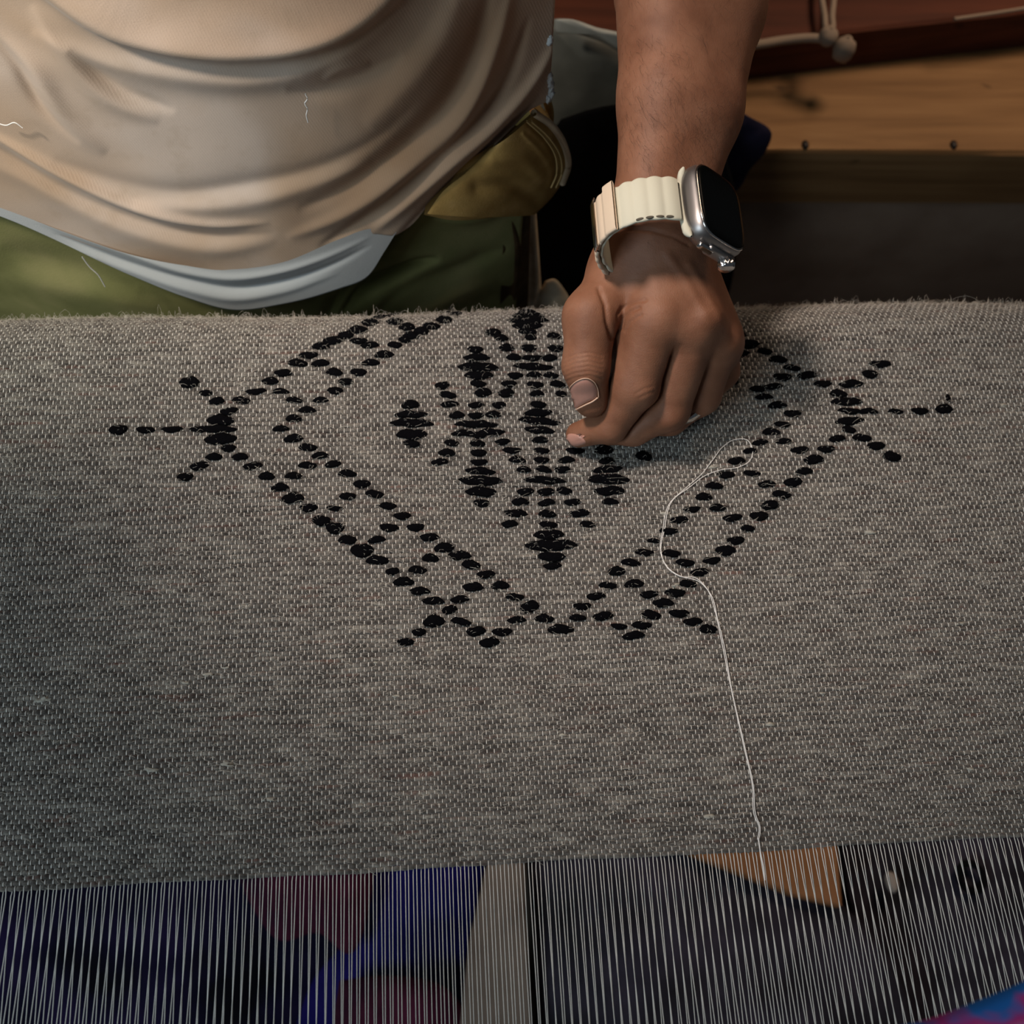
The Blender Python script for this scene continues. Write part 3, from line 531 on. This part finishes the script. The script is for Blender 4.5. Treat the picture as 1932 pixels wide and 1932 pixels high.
# crown and its guard on the side towards the hand, plus the side button
bm = bmesh.new(); box_bm(bm, frame(CC - wa * .0245 + wc * .004 - wn * .0012), .022, .0045, .0075, .0018, 3); from_bm('crown_guard', bm, M['titanium'], watch)
crn = CC - wa * .0285 + wc * .0105 - wn * .0012
t = np.arange(48) * 2 * PI / 48; V_ = []
for da, rr in ((.003, .0), (.003, .0042), (.0, .0046), (-.0020, .0045), (-.0028, .0036), (-.0028, 0.)):
    for i, q in enumerate(t): r_ = rr * (1 + (.10 if i % 4 < 2 else -.12) * (0 < rr) * (da > -.002)); V_.append(crn + wa * da + wc * r_ * math.cos(q) + wn * r_ * math.sin(q))
mesh('crown', V_, grid_faces(6, 48, cv=True), M['steel'], watch, False)
bm = bmesh.new(); box_bm(bm, frame(CC - wa * .0255 - wc * .0085 - wn * .0010), .0125, .0030, .0042, .0013, 3); from_bm('button_rim', bm, M['steel'], watch)
bm = bmesh.new(); box_bm(bm, frame(CC - wa * .0264 - wc * .0085 - wn * .0010), .0100, .0030, .0026, .0011, 3); from_bm('side_button', bm, M['button'], watch)
# strap: a band swept round the wrist ellipse
OFF = CC - WC; wcen = CC - wn * (RN + .004) ; WCx = CC - wn * (RN + .001) - wc * .006
def band(name, th0, th1, width, lift, mt, n=120, ribs=0, rib_amp=0, scal=0, thick=.0013):
    th = np.linspace(th0, th1, n); V = []
    for i, q in enumerate(th):
        ph = (q - th0) / (th1 - th0); rad = np.array(wc) * math.cos(q) * RC + np.array(wn) * math.sin(q) * RN; nn = wc * math.cos(q) / RC + wn * math.sin(q) / RN; nn /= np.linalg.norm(nn)
        rib = rib_amp * abs(math.sin(PI * ribs * ph)) if ribs else 0; hw = width / 2 * (1 + (scal * abs(math.sin(PI * ribs * ph)) if ribs else 0))
        if callable(lift): lf = lift(ph)
        else: lf = lift
        c0 = WCx + rad + nn * (lf + rib)
        for (da, dz) in ((-1, 0), (-.97, thick * .7), (-.9, thick), (.9, thick), (.97, thick * .7), (1, 0), (.9, -thick * .3 - rib), (-.9, -thick * .3 - rib)): V.append(c0 + wa * hw * da + nn * dz)
    return mesh(name, V, grid_faces(n, 8, cv=True), mt, watch)
band('strap', PI * .66, PI * 1.99, .0265, .0006, M['strap'], 200, 17, .00055, .05)
# the overlapping loose end with its raised lugs and the metal hook
band('strap_tongue', PI * 1.015, PI * 1.20, .0285, .0030, M['strap_edge'], 50, 3, .0006, .03, .0016)
band('strap_tip', PI * .985, PI * 1.045, .0315, .0048, M['strap_edge'], 24, 0, 0, 0, .0016)
band('buckle', PI * 1.14, PI * 1.19, .0320, .0050, M['steel'], 20, 0, 0, 0, .0012)
band('strap_loop', PI * 1.20, PI * 1.42, .0300, .0032, M['strap_edge'], 50, 4, .0006, .04, .0016)
for s_, q in enumerate((.72, .77, .82, .87)):   # small slots along the strap's edge
    q = PI * q; rad = wc * math.cos(q) * RC + wn * math.sin(q) * RN; nn = wc * math.cos(q) / RC + wn * math.sin(q) / RN; nn /= np.linalg.norm(nn); tt = np.cross(wa, nn)
    c0 = WCx + rad + nn * .0024 - wa * .0124; V_ = []
    for (sc_, dz) in ((0, .0003), (.7, .0003), (1, 0), (1, -.001)):
        for i in range(12): a = i * PI / 6; V_.append(c0 + tt * .0022 * sc_ * math.cos(a) + wa * .0008 * sc_ * math.sin(a) + nn * dz)
    mesh('slot', V_, grid_faces(4, 12, cv=True), M['slot'], watch)
# lug where the strap meets the case
pth = [CC - wc * .0195 + wn * z_ - wa * y_ for y_, z_ in ((-.0215, -.001), (-.0185, -.003), (-.012, -.0048), (0, -.0055), (.012, -.0048), (.019, -.0035), (.0225, -.0015))]
tube('strap_connector', spline(pth, 30), np.r_[.0006, .0014, np.linspace(.0018, .0024, 24), .0026, .0022, .0016, .0006], M['strap'], watch, 8, wn)
# ------------------------------------------------------------------ clothes
XC = -.13
def ybase(off, k=1.6): return lambda x, z: .470 + off + k * (x - XC) ** 2 * np.where(x > XC, 1., .5) + .25 * (z + .02) ** 2
def on_base(px, py, fb):                      # pixels -> points where their rays meet the body-shaped surface y = fb(x, z)
    px = np.asarray(px, float); py = np.asarray(py, float)
    d = np.stack([px - 966, 966 - py, np.full(px.shape, -F)], -1) @ RW.T; t = (.5 - CAM[1]) / d[..., 1]
    for _ in range(25):
        p = CAM + d * t[..., None]; t = .5 * t + .5 * (fb(p[..., 0], p[..., 2]) - CAM[1]) / d[..., 1]
    return CAM + d * t[..., None]
def sdist(px, py, line, fade=False):          # signed distance to a pixel polyline, and how far from its ends
    d = np.full(px.shape, 1e9); s = np.ones(px.shape); line = np.asarray(line, float); T_ = np.zeros(px.shape); n_ = len(line) - 1
    for i, (a, b) in enumerate(zip(line[:-1], line[1:])):
        ab = b - a; t = np.clip(((px - a[0]) * ab[0] + (py - a[1]) * ab[1]) / (ab @ ab), 0, 1); q = np.hypot(px - a[0] - t * ab[0], py - a[1] - t * ab[1])
        cr = ab[0] * (py - a[1]) - ab[1] * (px - a[0]); m_ = q < d; d = np.where(m_, q, d); s = np.where(m_, np.sign(cr), s); T_ = np.where(m_, (i + t) / n_, T_)
    if fade: return d * s, np.sin(PI * T_) ** .8
    return d * s
def drape(name, top, bot, fb, feats, mt, parent, nu=260, nv=150, thick=.0016, back=.10, rollr=True, seed=3, wav=.0008):
    T = spline(top, nu); B = spline(bot, nu); v = np.linspace(0, 1, nv)[:, None]
    px = T[:, 0][None] * (1 - v) + B[:, 0][None] * v; py = T[:, 1][None] * (1 - v) + B[:, 1][None] * v
    p = on_base(px, py, fb); h = wav * vnoise(px / 60., py / 45., seed)
    for f in feats:
        line = spline(f[1], 40); sd, ends = sdist(px, py, line, True)
        if f[0] == 'ridge': h = h + f[3] * np.exp(-(np.abs(sd) / f[2] / (.6 + .8 * ends)) ** 1.8) * ends * 1.15
        elif f[0] == 'step': h = h + f[3] * (1 / (1 + np.exp(np.clip(sd / f[2], -40, 40)))) * np.exp(-np.maximum(-sd, 0) / f[4]) * ends ** .5
    toc = CAM - p; toc /= np.linalg.norm(toc, axis=-1, keepdims=True); nrm = toc * .6 + np.array([0, -1., .15]) * .6; nrm /= np.linalg.norm(nrm, axis=-1, keepdims=True)
    p = p + nrm * h[..., None]
    # turn the lower edge under and carry the right side round the body
    ex = [p]
    for k, (bk, dn) in enumerate(((.0015, .0012), (.004, .0005), (.008, -.004))): ex.append((p[-1] + np.array([0, bk, -dn]))[None])
    p = np.concatenate(ex, 0)
    if rollr:
        side = [p]
        for k in range(1, 9): side.append((p[:, -1] + np.array([-.012 * (k / 8) ** 2 * 3 + .004 * math.sin(k / 8 * PI), back * k / 8, 0]))[:, None])
        p = np.concatenate(side, 1)
    o = mesh(name, p, grid_faces(p.shape[0], p.shape[1]), mt, parent)
    return o
HEM = [(-330, 330), (-150, 360), (0, 408), (120, 460), (250, 520), (350, 560), (440, 585), (530, 575), (640, 545), (690, 525), (740, 450), (830, 370), (900, 310), (970, 240), (1005, 205), (1036, 190)]
SH = [('step', [(-60, -130), (90, -10), (200, 60), (330, 95), (450, 105), (560, 95), (640, 70), (730, 10), (800, -80)], 5, .023, 120),
      ('ridge', [(60, 60), (180, 110), (330, 140), (460, 150), (580, 130), (680, 80), (770, 10)], 18, .006),
      ('ridge', [(-40, 40), (30, 120), (80, 200), (150, 270)], 9, -.005), ('ridge', [(-20, 60), (60, 130), (120, 220), (200, 290)], 16, .005),
      ('ridge', [(60, 10), (110, 90), (210, 190), (300, 230)], 14, .004), ('ridge', [(130, 90), (230, 170), (330, 210)], 12, -.004),
      ('ridge', [(-60, 230), (0, 262), (130, 335), (250, 388), (400, 422), (510, 420)], 8, .007), ('ridge', [(-60, 255), (0, 285), (120, 360), (250, 415), (400, 447), (520, 440)], 10, -.005),
      ('ridge', [(-40, 300), (60, 345), (180, 405), (300, 450), (420, 470), (520, 455)], 15, .005),
      ('ridge', [(100, 300), (220, 345), (340, 365), (470, 350), (600, 320), (700, 270), (790, 190)], 14, -.004),
      ('ridge', [(250, 385), (380, 390), (480, 378), (600, 345), (700, 310)], 14, .004),
      ('ridge', [(1060, 60), (1010, 150), (940, 230), (860, 300), (760, 390), (700, 440)], 11, .009), ('ridge', [(1000, 30), (960, 140), (900, 225), (820, 300), (720, 390), (600, 470)], 10, -.008),
      ('ridge', [(970, -40), (940, 80), (900, 180), (850, 260), (760, 330), (640, 410), (540, 450)], 13, .008), ('ridge', [(930, -40), (895, 90), (840, 200), (760, 280), (660, 350), (560, 400)], 16, -.008),
      ('ridge', [(880, -40), (830, 80), (760, 170), (690, 240)], 26, .006), ('ridge', [(1020, 180), (960, 240), (880, 320), (800, 400), (730, 470)], 7, -.006),
      ('ridge', [(760, 100), (660, 150), (590, 170), (540, 165)], 16, -.004), ('ridge', [(700, 120), (640, 130), (610, 150)], 10, .003)]
HT = [(-330, 318), (-150, 345), (0, 392), (120, 436), (250, 478), (350, 500), (440, 508), (530, 496), (640, 452), (700, 432), (748, 438)]
SB = [(x, y + 10) for x, y in HT[:-1]] + [(745, 444)] + [q for q in HEM if q[0] > 760]
shirt = drape('shirt', [(-330, -260), (200, -260), (700, -260), (1064, -260)], SB, ybase(0), SH, M['shirt'], person, 330, 210)
# pale hem band along the shirt's lower edge
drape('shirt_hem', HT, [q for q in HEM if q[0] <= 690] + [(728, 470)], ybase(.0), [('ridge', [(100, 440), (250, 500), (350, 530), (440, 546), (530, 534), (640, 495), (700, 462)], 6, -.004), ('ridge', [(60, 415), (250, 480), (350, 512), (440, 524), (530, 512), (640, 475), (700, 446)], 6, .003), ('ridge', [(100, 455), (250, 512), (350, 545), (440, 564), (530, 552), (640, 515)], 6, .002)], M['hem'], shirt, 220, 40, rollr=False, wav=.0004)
# frayed side edge of the shirt
rag = []
for i in range(60):
    py = rng.uniform(138, 188) if i > 4 else rng.uniform(70, 84); px = 1041 + rng.normal(0, 2) + 4 * math.sin((py - 138) / 50 * PI); p = on_base(px - 6, py, ybase(0)); r_ = rng.uniform(.0008, .0022)
    a = np.linspace(0, PI, 6)[:, None]; b = (np.arange(8) * 2 * PI / 8)[None]; k_ = 1 + rng.normal(0, .2, (6, 8))
    rag.append((p + np.stack([np.sin(a) * np.cos(b) * k_, np.sin(a) * np.sin(b) * k_, np.cos(a) * np.ones((1, 8)) * k_ * 1.6], -1) * r_).reshape(-1, 3))
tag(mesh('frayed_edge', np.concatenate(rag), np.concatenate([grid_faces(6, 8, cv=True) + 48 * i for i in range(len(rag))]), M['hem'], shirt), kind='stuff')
# loose thread ends on the shirt
for ln in ([(578, 172), (582, 182), (577, 190), (582, 200), (580, 212), (583, 226)], [(0, 226), (20, 231), (34, 226), (50, 236)], [(160, 478), (175, 498), (190, 512), (203, 534)]):
    c_ = spline(ln, 24); q = on_base(c_[:, 0], c_[:, 1], ybase(-.004)) + np.array([0, -.006, .004]); tube('thread_end', q, .0004, M['thread'], shirt, 5)
# trousers
TR = [('ridge', [(640, 600), (690, 545), (740, 520), (800, 495), (830, 487)], 8, -.018), ('ridge', [(700, 600), (760, 545), (860, 505), (960, 465)], 13, -.007), ('ridge', [(660, 600), (720, 570), (800, 520), (900, 480)], 15, .005),
      ('ridge', [(800, 410), (880, 412), (950, 400)], 9, .006), ('ridge', [(600, 620), (700, 480), (790, 400)], 12, -.016), ('ridge', [(0, 470), (120, 500), (260, 545)], 22, -.005), ('ridge', [(0, 520), (150, 550), (300, 580)], 20, .005),
      ('ridge', [(760, 600), (850, 560), (940, 530)], 14, .004), ('ridge', [(820, 610), (900, 575), (980, 540)], 12, -.004)]
trousers = drape('trousers', [(-330, 250), (0, 330), (500, 380), (900, 230), (1000, 240)], [(-330, 720), (0, 740), (500, 740), (900, 740), (960, 740)], ybase(.024, 1.45), TR, M['green'], person, 260, 130, back=.08)
drape('side_tape', [(952, 398), (966, 396), (985, 396), (1000, 398)], [(938, 700), (955, 700), (975, 700), (992, 700)], ybase(.019), [('ridge', [(962, 400), (975, 450), (968, 600)], 6, .003)], M['brown'], trousers, 20, 60, rollr=True, back=.03)
drape('back_panel', [(988, 396), (995, 396), (1003, 398), (1010, 402)], [(980, 700), (1005, 700), (1020, 700), (1030, 700)], ybase(.027), [('ridge', [(1006, 400), (1012, 500), (1008, 600)], 6, .005), ('ridge', [(996, 440), (1003, 520), (995, 600)], 5, -.004)], M['beige'], trousers, 24, 80, rollr=True, back=.05)
drape('pocket_bag', [(812, 330), (880, 300), (960, 250), (1004, 212)], [(800, 405), (850, 415), (930, 410), (1005, 395)], ybase(.004), [('ridge', [(850, 330), (920, 300), (985, 280)], 14, .005), ('ridge', [(840, 372), (930, 352), (1010, 340)], 18, -.005), ('ridge', [(850, 345), (950, 330)], 8, .003)], M['khaki'], trousers, 70, 60, rollr=False)
def patch(name, left, right, fb, mt, parent, n=60, m_=30, feats=(), bulge=.004, wav=.0006):
    L = spline(left, n); R_ = spline(right, n); u = np.linspace(0, 1, m_)[None, :, None]; q = L[:, None] * (1 - u) + R_[:, None] * u
    p = on_base(q[..., 0], q[..., 1], fb); h = wav * vnoise(q[..., 0] / 25, q[..., 1] / 25, 5) + bulge * np.sin(PI * np.clip(u[..., 0], .0, 1)) ** .7
    for f in feats: h = h + f[2] * np.exp(-(sdist(q[..., 0], q[..., 1], spline(f[0], 40)) / f[1]) ** 2)
    p = p + np.array([0, -.75, .65]) * h[..., None]
    # the outer rim turns back so the flap has thickness
    p = np.concatenate([p, (p[:, -1] + np.array([.001, .004, -.001]))[:, None], (p[:, -1] + np.array([-.004, .02, -.004]))[:, None]], 1)
    return mesh(name, p, grid_faces(p.shape[0], p.shape[1]), mt, parent)
flap = patch('pocket_flap', [(925, 280), (880, 325), (835, 362), (806, 403)], [(1008, 214), (1040, 238), (1062, 272), (1070, 310), (1060, 345), (1035, 380), (1008, 405)], ybase(-.002), M['khaki'], trousers, 70, 50, [([(995, 232), (1030, 265), (1048, 300), (1048, 345)], 4, -.002), ([(985, 250), (1018, 285), (1036, 315), (1036, 350)], 4, .0016), ([(930, 300), (985, 300), (1020, 330)], 12, .003), ([(900, 350), (960, 345), (1010, 375)], 14, -.004)], .012)
for off in (0, -9):
    c_ = spline([(1000 + off, 226), (1034 + off, 258), (1054 + off, 292), (1056 + off, 325), (1046 + off, 350)], 40); q = on_base(c_[:, 0], c_[:, 1], ybase(-.002)) + np.array([0, -.75, .65]) * .0105; tube('seam', q, .0007, M['stitch'], flap, 5)
c_ = spline([(1006, 213), (1040, 237), (1063, 272), (1071, 310), (1060, 346)], 60); q = on_base(c_[:, 0], c_[:, 1], ybase(-.002)) + np.array([0, -.002, .002]); tube('flap_rim', q, .0026, M['beige'], flap, 8)
c_ = spline([(1030, 185), (1036, 205), (1036, 235), (1030, 262)], 30); q = on_base(c_[:, 0], c_[:, 1], ybase(.02)); tube('belt_edge', q, .0032, M['khaki'], trousers, 8)
# ------------------------------------------------------------------ things behind: crumpled cloths, beam, boards, cords
def crumple(name, poly, at, mt, label, cat, dome=.02, amp=.006, seed=1, group=None, freq=40, nr=22, na=90, up=np.array([0, -.7, .7])):
    pl = spline(list(poly) + [poly[0]], na + 1)[:-1]; c = pl.mean(0); V = []; uu = []
    for i in range(nr + 1):
        f = i / nr
        for q in pl: V.append(at(*(c + (q - c) * f))); uu.append(f)
    V = np.array(V); uu = np.array(uu); d_ = dome * (1 - uu ** 2.5) + amp * vnoise(V[:, 0] * freq, V[:, 1] * freq + V[:, 2] * freq, seed, 4) * (1 - uu ** 6) * .9
    V = V + up * d_[:, None]
    rim = V[-na:] - up * .006; V = np.concatenate([V, rim]); return tag(mesh(name, V, grid_faces(nr + 2, na, cv=True), mt), label, cat, group)
FLZ = -.78
crumple('grey_cloth', [(1020, 40), (1062, 35), (1110, 48), (1172, 78), (1240, 110), (1240, 225), (1170, 235), (1090, 250), (1040, 240), (1015, 160)], lambda x, y: PY(x, y, .86), M['grey'], 'grey-green cloth bundle behind the arm, beside the shirt', 'cloth', .03, .008, 4, freq=22)
crumple('lit_cloth_edge', [(1048, 36), (1075, 36), (1120, 50), (1200, 84), (1200, 104), (1130, 76), (1080, 62), (1050, 60)], lambda x, y: PY(x, y, .80), cloth_mat('litgrey', 'lit_grey_cloth', [(.3, (.4, .45, .43)), (.5, (.55, .6, .58)), (.7, (.65, .7, .68))], 15), 'lit top edge of the grey-green bundle, its light put in as paler colour', 'cloth', .008, .003, 6, nr=8)  # separate paler strip: light on the bundle's top edge put into the colour
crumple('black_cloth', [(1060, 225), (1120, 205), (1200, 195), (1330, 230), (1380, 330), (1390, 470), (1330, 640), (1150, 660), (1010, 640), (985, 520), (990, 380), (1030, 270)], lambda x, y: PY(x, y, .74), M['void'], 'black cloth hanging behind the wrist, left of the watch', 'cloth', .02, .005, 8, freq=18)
crumple('purple_cloth', [(1378, 200), (1410, 218), (1456, 252), (1445, 285), (1415, 320), (1390, 360), (1350, 370), (1320, 300), (1340, 220)], lambda x, y: PY(x, y, .80), M['purple'], 'dark purple cloth corner sticking out right of the forearm', 'cloth', .012, .004, 9, freq=50)
crumple('beige_bag', [(1030, 532), (1045, 528), (1066, 548), (1080, 580), (1070, 640), (1020, 640), (1012, 570)], lambda x, y: PY(x, y, .60), M['beige'], 'beige canvas fold low behind the thumb, beside the trousers', 'cloth', .01, .002, 12)
def slab(name, pts_front_top, pts_back_top, h, mt, parent=None, bev=.004, n=24):   # board given by its two top edges, hanging down by h
    A = spline(pts_front_top, n); B = spline(pts_back_top, n); dn = np.array([0, 0, -h])
    ins = lambda a, b, t: a * (1 - t) + b * t
    rings = [A + dn, A + dn * .08, ins(A, B, .02) + dn * .02, ins(A, B, .5), ins(A, B, .98) + dn * .02, B + dn * .08, B + dn]
    V = np.stack(rings, 1); f = grid_faces(n, 7, cv=True); f = np.concatenate([f]); o = mesh(name, V, f, mt, parent, True)
    md = o.modifiers.new('edge', 'EDGE_SPLIT'); md.split_angle = .6; return o
beam = empty('wooden_beam', 'thick weathered pine beam lying across behind the arm', 'beam')
zt = .02; front = [(900, 292), (1150, 288), (1430, 283), (1650, 284), (1932, 286), (2150, 288)]; back = [(900, 150), (1150, 135), (1430, 116), (1650, 92), (1932, 66), (2150, 45)]
yb = .86
# top face height from the front edge's distance
fr = [PY(x, y, yb) for x, y in front]; zt = np.mean([p[2] for p in fr]); fr = [P(x, y, zt) for x, y in front]; bk = [P(x, y - 6, zt) for x, y in back]
hb = zt - PY(1650, 384, np.mean([p[1] for p in fr]))[2]
slab('beam_body', fr, bk, hb, M['pine'], beam)
for px in (1520, 1800):
    p = P(px, 272, zt + .0005); a = np.arange(12) * PI / 6
    mesh('nail_hole', [p + np.array([r_ * math.cos(q) * .004, r_ * math.sin(q) * .006, dz]) for r_, dz in ((0, .002), (.7, .002), (1, 0), (1, -.003)) for q in a], grid_faces(4, 12, cv=True), M['hair'], beam)
# legs carrying the beam, outside the frame at the right and behind the person at the left
for x_ in (-.05, .95):
    bm = bmesh.new(); q = fr[0]; box_bm(bm, Matrix.Translation((x_, float(np.mean([p[1] for p in fr])) + .07, (zt - hb + FLZ) / 2)), .09, .09, zt - hb - FLZ, .004); from_bm('leg', bm, M['pine'], beam)
board = empty('red_board', 'dark red-stained board above and behind the pine beam', 'board')
f2 = [P(x, y, zt + .055) for x, y in ((900, 88), (1150, 84), (1430, 78), (1650, 52), (1932, 22), (2150, -2))]; b2 = [P(x, y, zt + .055) for x, y in ((900, -160), (1150, -165), (1430, -170), (1650, -190), (1932, -220), (2150, -240))]
slab('board_body', f2, b2, .055, M['redwood'], board)
# cords
def cordpath(pts, y_off, z): return [P(x, y, z) for x, y in pts]
ck = empty('knotted_cord', 'off-white cotton cord hanging in a loop with a tied knot against the red board', 'cord')
zc = zt + .075
tube('cord_strand', spline([P(1550, -60, zc), P(1551, 0, zc), P(1556, 30, zc), P(1560, 58, zc), P(1568, 74, zc - .004)], 40), .0036, M['cord'], ck, 8)
tube('cord_strand', spline([P(1574, -60, zc), P(1573, 0, zc), P(1570, 30, zc), P(1569, 58, zc), P(1560, 72, zc - .004)], 40), .0036, M['cord'], ck, 8)
tube('cord_strand', spline([P(1300, 88, zc - .01), P(1430, 84, zc - .01), P(1480, 76, zc - .01), P(1530, 72, zc - .006), P(1562, 74, zc - .003)], 50), .0052, M['cord'], ck, 8)
def blob(name, c, r, mt, parent, seed=0, sq=(1, 1, 1)):
    a = np.linspace(0, PI, 14)[:, None]; b = (np.arange(20) * 2 * PI / 20)[None]; k_ = 1 + .12 * vnoise(np.cos(b) * 3 + a * 2, np.sin(b) * 3, seed)
    return mesh(name, c + np.stack([np.sin(a) * np.cos(b) * k_ * sq[0], np.sin(a) * np.sin(b) * k_ * sq[1], np.cos(a) * np.ones((1, 20)) * k_ * sq[2]], -1) * r, grid_faces(14, 20, cv=True), mt, parent)
blob('knot', P(1562, 68, zc), .011, M['cord'], ck, 3); blob('knot_tail', P(1592, 92, zc - .008), .0125, M['cord'], ck, 4, (1, 1, 1.3))
rc_ = empty('taut_cord', 'thin pale cord stretched along the red board at the far right', 'cord')
tube('cord_line', spline([P(1800, 36, zt + .06), P(1870, 26, zt + .06), P(1960, 12, zt + .06), P(2050, 0, zt + .06)], 30), .0022, M['cord'], rc_, 6)
# ------------------------------------------------------------------ room
def plane(name, x0, x1, y0, y1, z, mt):
    o = mesh(name, [(x0, y0, z), (x1, y0, z), (x1, y1, z), (x0, y1, z)], [(0, 1, 2, 3)], mt, None, False); return tag(o, kind='structure')
plane('floor', -3, 3.5, -3, 3, FLZ, M['plaster'])
o = mesh('wall_back', [(-3, 3, FLZ), (3.5, 3, FLZ), (3.5, 3, 2.2), (-3, 3, 2.2)], [(0, 1, 2, 3)], M['plaster'], None, False); tag(o, kind='structure')
q = np.mean([p[1] for p in fr]) + .03; zb_ = zt - hb + .004
V_ = [(x_, y_, z_) for x_ in np.linspace(-.9, 2.2, 60) for (y_, z_) in ((q + .3, zb_), (q, zb_), (q, (zb_ + FLZ) / 2), (q - .004, FLZ))]
V_ = np.array(V_); V_[:, 1] += .004 * vnoise(V_[:, 0] * 14, V_[:, 2] * 9, 3); tag(mesh('wall_low', V_, grid_faces(60, 4), cloth_mat('low', 'grey_clay_plaster', [(.3, (.25, .17, .12)), (.5, (.32, .225, .165)), (.7, (.37, .27, .20))], 9), None, False), kind='structure')
# ------------------------------------------------------------------ things under the warp threads
U = np.array([0, 0, 1.])
atz = lambda z: (lambda x, y: P(x, y, z))
crumple('navy_cloth', [(-260, 1560), (100, 1540), (560, 1560), (680, 1700), (700, 1850), (720, 2100), (-260, 2150)], atz(FLZ + .03), M['navy'], 'dark navy cloth heaped on the floor below the bare threads at the far left', 'cloth', .05, .012, 21, freq=9, up=U)
crumple('crimson_cloth', [(430, 1560), (560, 1550), (690, 1560), (700, 1690), (655, 1800), (600, 1760), (530, 1775), (470, 1700)], atz(FLZ + .14), M['crimson'], 'dark crimson cloth patch below the threads between navy and cobalt cloth', 'cloth', .02, .008, 22, freq=20, up=U)
crumple('cobalt_cloth', [(640, 1560), (780, 1550), (920, 1560), (905, 1680), (880, 1800), (880, 2080), (560, 2080), (590, 1850), (660, 1760)], atz(FLZ + .09), M['cobalt'], 'deep cobalt cloth below the threads left of the dusty plank', 'cloth', .03, .01, 23, freq=14, up=U)
crumple('red_cloth', [(640, 1850), (720, 1840), (850, 1870), (890, 1960), (820, 2060), (680, 2050), (630, 1950)], atz(FLZ + .15), M['crimson'], 'dark red cloth near the bottom edge left of the dusty plank', 'cloth', .02, .008, 25, freq=20, up=U)
crumple('charcoal_cloth', [(985, 1540), (1200, 1500), (1330, 1600), (1600, 1715), (1720, 1900), (1650, 2150), (1000, 2150), (1010, 1900), (1000, 1700)], atz(FLZ + .12), M['charcoal'], 'charcoal grey cloth spread right of the dusty plank', 'cloth', .03, .010, 26, freq=12, up=U)
crumple('black_mat', [(1575, 1500), (1800, 1480), (2100, 1470), (2200, 1800), (2150, 2100), (1760, 2150), (1690, 1900), (1610, 1720)], atz(FLZ + .03), M['charcoal'], 'dark mat on the floor below the threads at the far right', 'mat', .015, .006, 27, freq=14, up=U)
def flat_board(name, poly, z, h, mt, label, cat):
    V = [P(x, y, z) for x, y in poly]; bm = bmesh.new(); vs = [bm.verts.new(v) for v in V]; f = bm.faces.new(vs); r = bmesh.ops.extrude_face_region(bm, geom=[f]); bmesh.ops.translate(bm, vec=(0, 0, -h), verts=[g for g in r['geom'] if isinstance(g, bmesh.types.BMVert)])
    bmesh.ops.bevel(bm, geom=list(bm.edges), offset=.002, segments=2, affect='EDGES'); return tag(from_bm(name, bm, mt, None, False), label, cat)
flat_board('dusty_plank', [(935, 1560), (985, 1560), (1010, 2100), (850, 2100), (885, 1780)], FLZ + .16, .02, M['dusty'], 'dusty pinkish-brown plank under the threads below the motif', 'plank')
flat_board('tan_board', [(1180, 1560), (1400, 1500), (1572, 1500), (1590, 1712), (1500, 1690), (1330, 1622)], FLZ + .15, .02, M['tan'], 'orange-tan wooden board corner under the threads at right', 'board')
blob('lint_ball', P(1683, 1665, FLZ + .07), .010, mat('pale_fluff', (.45, .38, .33), .9, .1), None, 7, (.8, 1.2, .7)); tag(bpy.data.objects['lint_ball'], 'small pale fluff ball on the dark mat under the right-hand threads', 'lint')
a = np.linspace(0, 2 * PI, 40)
o = tube('black_ring', [P(1832, 1655, FLZ + .06) + np.array([.015 * math.cos(q), .016 * math.sin(q), 0]) for q in a], .0045, M['void'], None, 8); tag(o, 'black cord ring on the dark mat under the right-hand threads', 'ring')
# blue and pink printed cloth close to the lens, bottom right
crumple('printed_scarf', [(1660, 1945), (1760, 1925), (1850, 1892), (1932, 1858), (2050, 1800), (2250, 1900), (2200, 2300), (1700, 2300)], atz(.20), M['blue_pink'], 'bright blue and pink printed scarf edge in the bottom right corner', 'scarf', .02, .002, 31, freq=40, up=U, nr=16)
